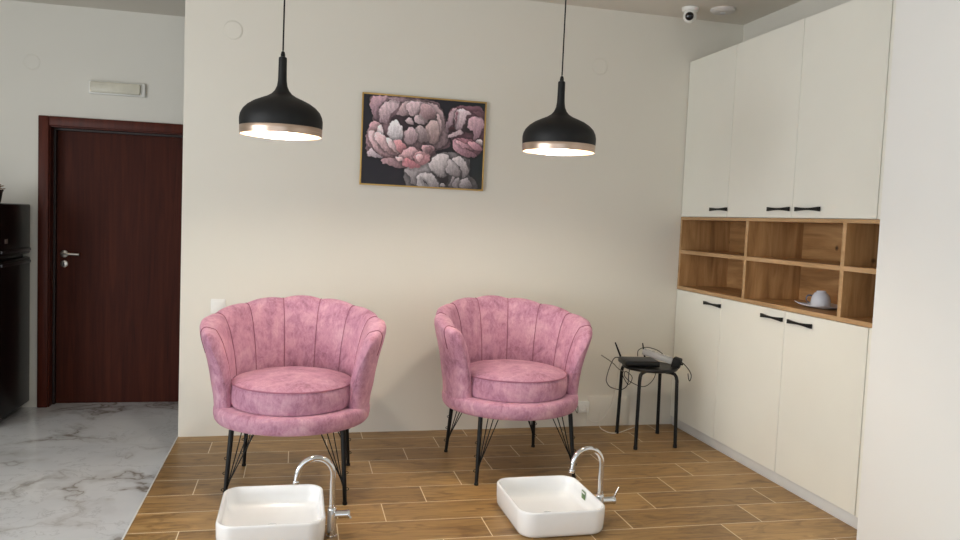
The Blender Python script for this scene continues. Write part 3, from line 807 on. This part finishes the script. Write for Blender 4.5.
for xa, xb, yb in ((-.090, -.126, .1), (.066, .050, .1)):
    MB().tube([(xa, .086, .022), (xa, .094, .034), ((xa + xb) / 2, .095, .075), (xb, .1, .118)], [.005, .006, .0055, .004], 10).build('antenna', M_cable, rt)
Mp = Matrix.Translation((2.197, 4.405, .521)) @ Matrix.Rotation(math.radians(-38), 4, 'Z') @ Matrix.Rotation(math.radians(13), 4, 'Y')
ps = thing('power_strip', 'light grey power strip lying aslant across the black router', 'power strip')
ps.matrix_world = Mp
MB().box((-.105, -.026, -.018), (.085, .026, .018), .006).build('body', M_strip, ps)
for k in range(3):
    MB().lathe([(0, -.001), (.015, -.001), (.018, .002), (.0195, .002)], 20, (-.07 + k * .055, 0, .018)).build('socket_face', M_white, ps)
ad = thing('power_adapter', 'black power adapter plugged into the end of the power strip', 'adapter')
ad.matrix_world = Mp
MB().box((.0855, -.034, -.036), (.135, .034, .030), .008).build('casing', M_cable, ad)
MB().tube([(.134, 0, 0), (.15, 0, 0)], [.007, .005], 10).build('strain_relief', M_cable, ad)
def cable(pts, r, mat, label, name='cable'):
    tag(MB().tube(spline(pts, 9), r, 7).build(name, mat), label, 'cable', 'loose cables around the stool')
cable([(1.985, 4.49, .497), (1.955, 4.53, .49), (1.925, 4.53, .43), (1.895, 4.5, .37), (1.90, 4.5, .34), (1.92, 4.48, .315), (1.98, 4.46, .305), (2.02, 4.46, .335), (2.03, 4.47, .41), (2.04, 4.47, .45)], .0028, M_cable,
      'black cable looping down at the left side of the stool')
cable([(1.975, 4.47, .43), (1.985, 4.44, .38), (2.01, 4.42, .345), (2.03, 4.42, .39), (2.0, 4.45, .42), (1.985, 4.43, .395), (2.04, 4.44, .352), (2.13, 4.46, .322), (2.2, 4.48, .36), (2.235, 4.5, .43), (2.23, 4.47, .447)], .0025, M_cable,
      'black cable sagging between the legs of the stool')
cable([(2.262, 4.36, .505), (2.30, 4.33, .505), (2.335, 4.3, .47), (2.352, 4.28, .43), (2.345, 4.28, .395), (2.335, 4.28, .41), (2.33, 4.28, .44)], .0028, M_cable,
      'black cable hanging over the right edge of the stool')
cable([(2.085, 4.475, .511), (2.10, 4.5, .545), (2.16, 4.52, .56), (2.22, 4.5, .548), (2.25, 4.47, .528)], .0025, M_cable,
      'thin black cable arching over the light grey power strip')
cable([(1.86, 4.52, .51), (1.90, 4.5, .485), (1.93, 4.48, .462), (1.955, 4.46, .435), (1.99, 4.45, .418)], .003, M_cable_g,
      'stiff grey cable end sticking out left of the stool')
cable([(1.845, 4.675, .135), (1.85, 4.64, .07), (1.90, 4.64, .055), (1.95, 4.62, .09), (1.975, 4.58, .2), (1.985, 4.55, .33), (1.99, 4.53, .44), (2.0, 4.5, .49)], .003, M_cable_w,
      'pale cable rising from the wall socket to the stool')
cable([(1.945, 4.705, .10), (1.935, 4.67, .02), (1.95, 4.60, .004), (1.985, 4.55, .004), (2.06, 4.585, .004), (2.13, 4.64, .004), (2.2, 4.69, .004)], .0028, M_cable_w,
      'pale cable lying on the floor behind the stool')
cable([(1.785, 4.68, .15), (1.76, 4.62, .12), (1.72, 4.6, .19), (1.70, 4.62, .26)], .003, M_cable_g, 'grey cable hanging between the right armchair and the wall socket')

# ------------------------------------------------------------------ fridge at the left edge
fg = thing('refrigerator', 'black two-door refrigerator at the left edge beside the brown door', 'refrigerator', (-1.815, 5.735, LOW))
FH = 1.297 - LOW
FS = .945 - LOW
MB().box((-.58, -.29, .03), (-.045, .29, FH), .008).build('body', M_fridge, fg)
for a, b in ((.05, FS - .012), (FS + .012, FH)):
    dr = MB().box((-.042, -.29, a), (.0, .29, b), .009, 3).build('door', M_fridge, fg)
    z0 = b - .04 if a < .5 else a + .02
    MB().box((-.001, -.275, z0), (.012, .27, z0 + .02), .004).build('grip_rail', plain('dark_grey_metal', (74, 72, 74), .3, .8), dr)
MB().box((0, -.2, FS + .095), (.002, -.15, FS + .125), .0008).build('badge', M_steel, fg)
for x in (-.53, -.09):
    for y in (-.24, .24): MB().lathe([(0, 0), (.02, 0), (.02, .03), (0, .03)], 14, (x, y, 0)).build('foot', M_cable, fg)
pt = thing('flower_pot', 'dark flower pot with dried brown flowers on top of the refrigerator', 'flower pot', (-1.945, 5.7, 1.297))
MB().lathe([(0, 0), (.045, 0), (.05, .006), (.062, .075), (.066, .078), (.066, .088), (.058, .088), (.055, .07), (0, .066)], 28).build('pot', M_pot, pt)
rnd = random.Random(4); fm = MB()
for k in range(26):
    a = rnd.uniform(0, 2 * PI); q = rnd.uniform(.02, .085); zz = .115 + rnd.uniform(-.02, .02) - q * .25
    c = Vector((q * math.cos(a), q * math.sin(a), zz)); n = 7; vs = [c + Vector((0, 0, .004))]
    for i in range(n * 2):
        b = PI * i / n; rr = .019 if i % 2 == 0 else .009
        vs.append(c + Vector((rr * math.cos(b), rr * math.sin(b), .008 if i % 2 == 0 else 0)))
    fm.add(vs, [(0, 1 + i, 1 + (i + 1) % (2 * n)) for i in range(2 * n)])
    fm.tube([(q * .3 * math.cos(a), q * .3 * math.sin(a), .066), c], .0016, 5)
fm.build('flowers', M_petal, pt)

# ------------------------------------------------------------------ light
w = bpy.data.worlds.new('sky'); bpy.context.scene.world = w; w.use_nodes = True
bg = w.node_tree.nodes['Background']; bg.inputs['Color'].default_value = (.80, .90, 1.0, 1); bg.inputs['Strength'].default_value = .9
def area(name, loc, rot, sx, sy, watts, col):
    li = bpy.data.lights.new(name, 'AREA'); li.shape = 'RECTANGLE'; li.size = sx; li.size_y = sy; li.energy = watts; li.color = col
    o = bpy.data.objects.new(name, li); C.objects.link(o); o.location = loc; o.rotation_euler = rot; return o
area('street_daylight', (-1.2, FY + .02, 1.25), (PI / 2, 0, 0), 4.6, 2.1, 16, (.97, .985, 1.0))
area('side_daylight', (LX + .02, .5, 1.25), (PI / 2, 0, -PI / 2), 4.0, 2.1, 150, (.96, .985, 1.0))
# ------------------------------------------------------------------ camera
cd = bpy.data.cameras.new('camera'); cd.sensor_width = 36; cd.sensor_fit = 'HORIZONTAL'; cd.lens = 781.4 * 36 / 960; cd.clip_start = .05
co = bpy.data.objects.new('camera', cd); C.objects.link(co)
Rr = Vector((0.97322622, -0.22608079, 0.04145107)); Dn = Vector((0.02573427, -0.07202902, -0.99707049)); Fw = Vector((0.22840417, 0.97144186, -0.06428251))
mw = Matrix.Identity(4)
for i in range(3):
    mw[i][0] = Rr[i]; mw[i][1] = -Dn[i]; mw[i][2] = -Fw[i]
mw[2][3] = 1.32
co.matrix_world = mw
sc = bpy.context.scene; sc.camera = co
sc.view_settings.view_transform = 'Standard'; sc.view_settings.look = 'None'; sc.view_settings.exposure = 0.15; sc.view_settings.gamma = 1.0
sc.view_settings.use_curve_mapping = False
sc.cycles.max_bounces = 10; sc.cycles.diffuse_bounces = 6; sc.cycles.caustics_reflective = False; sc.cycles.caustics_refractive = False
sc.cycles.use_denoising = True
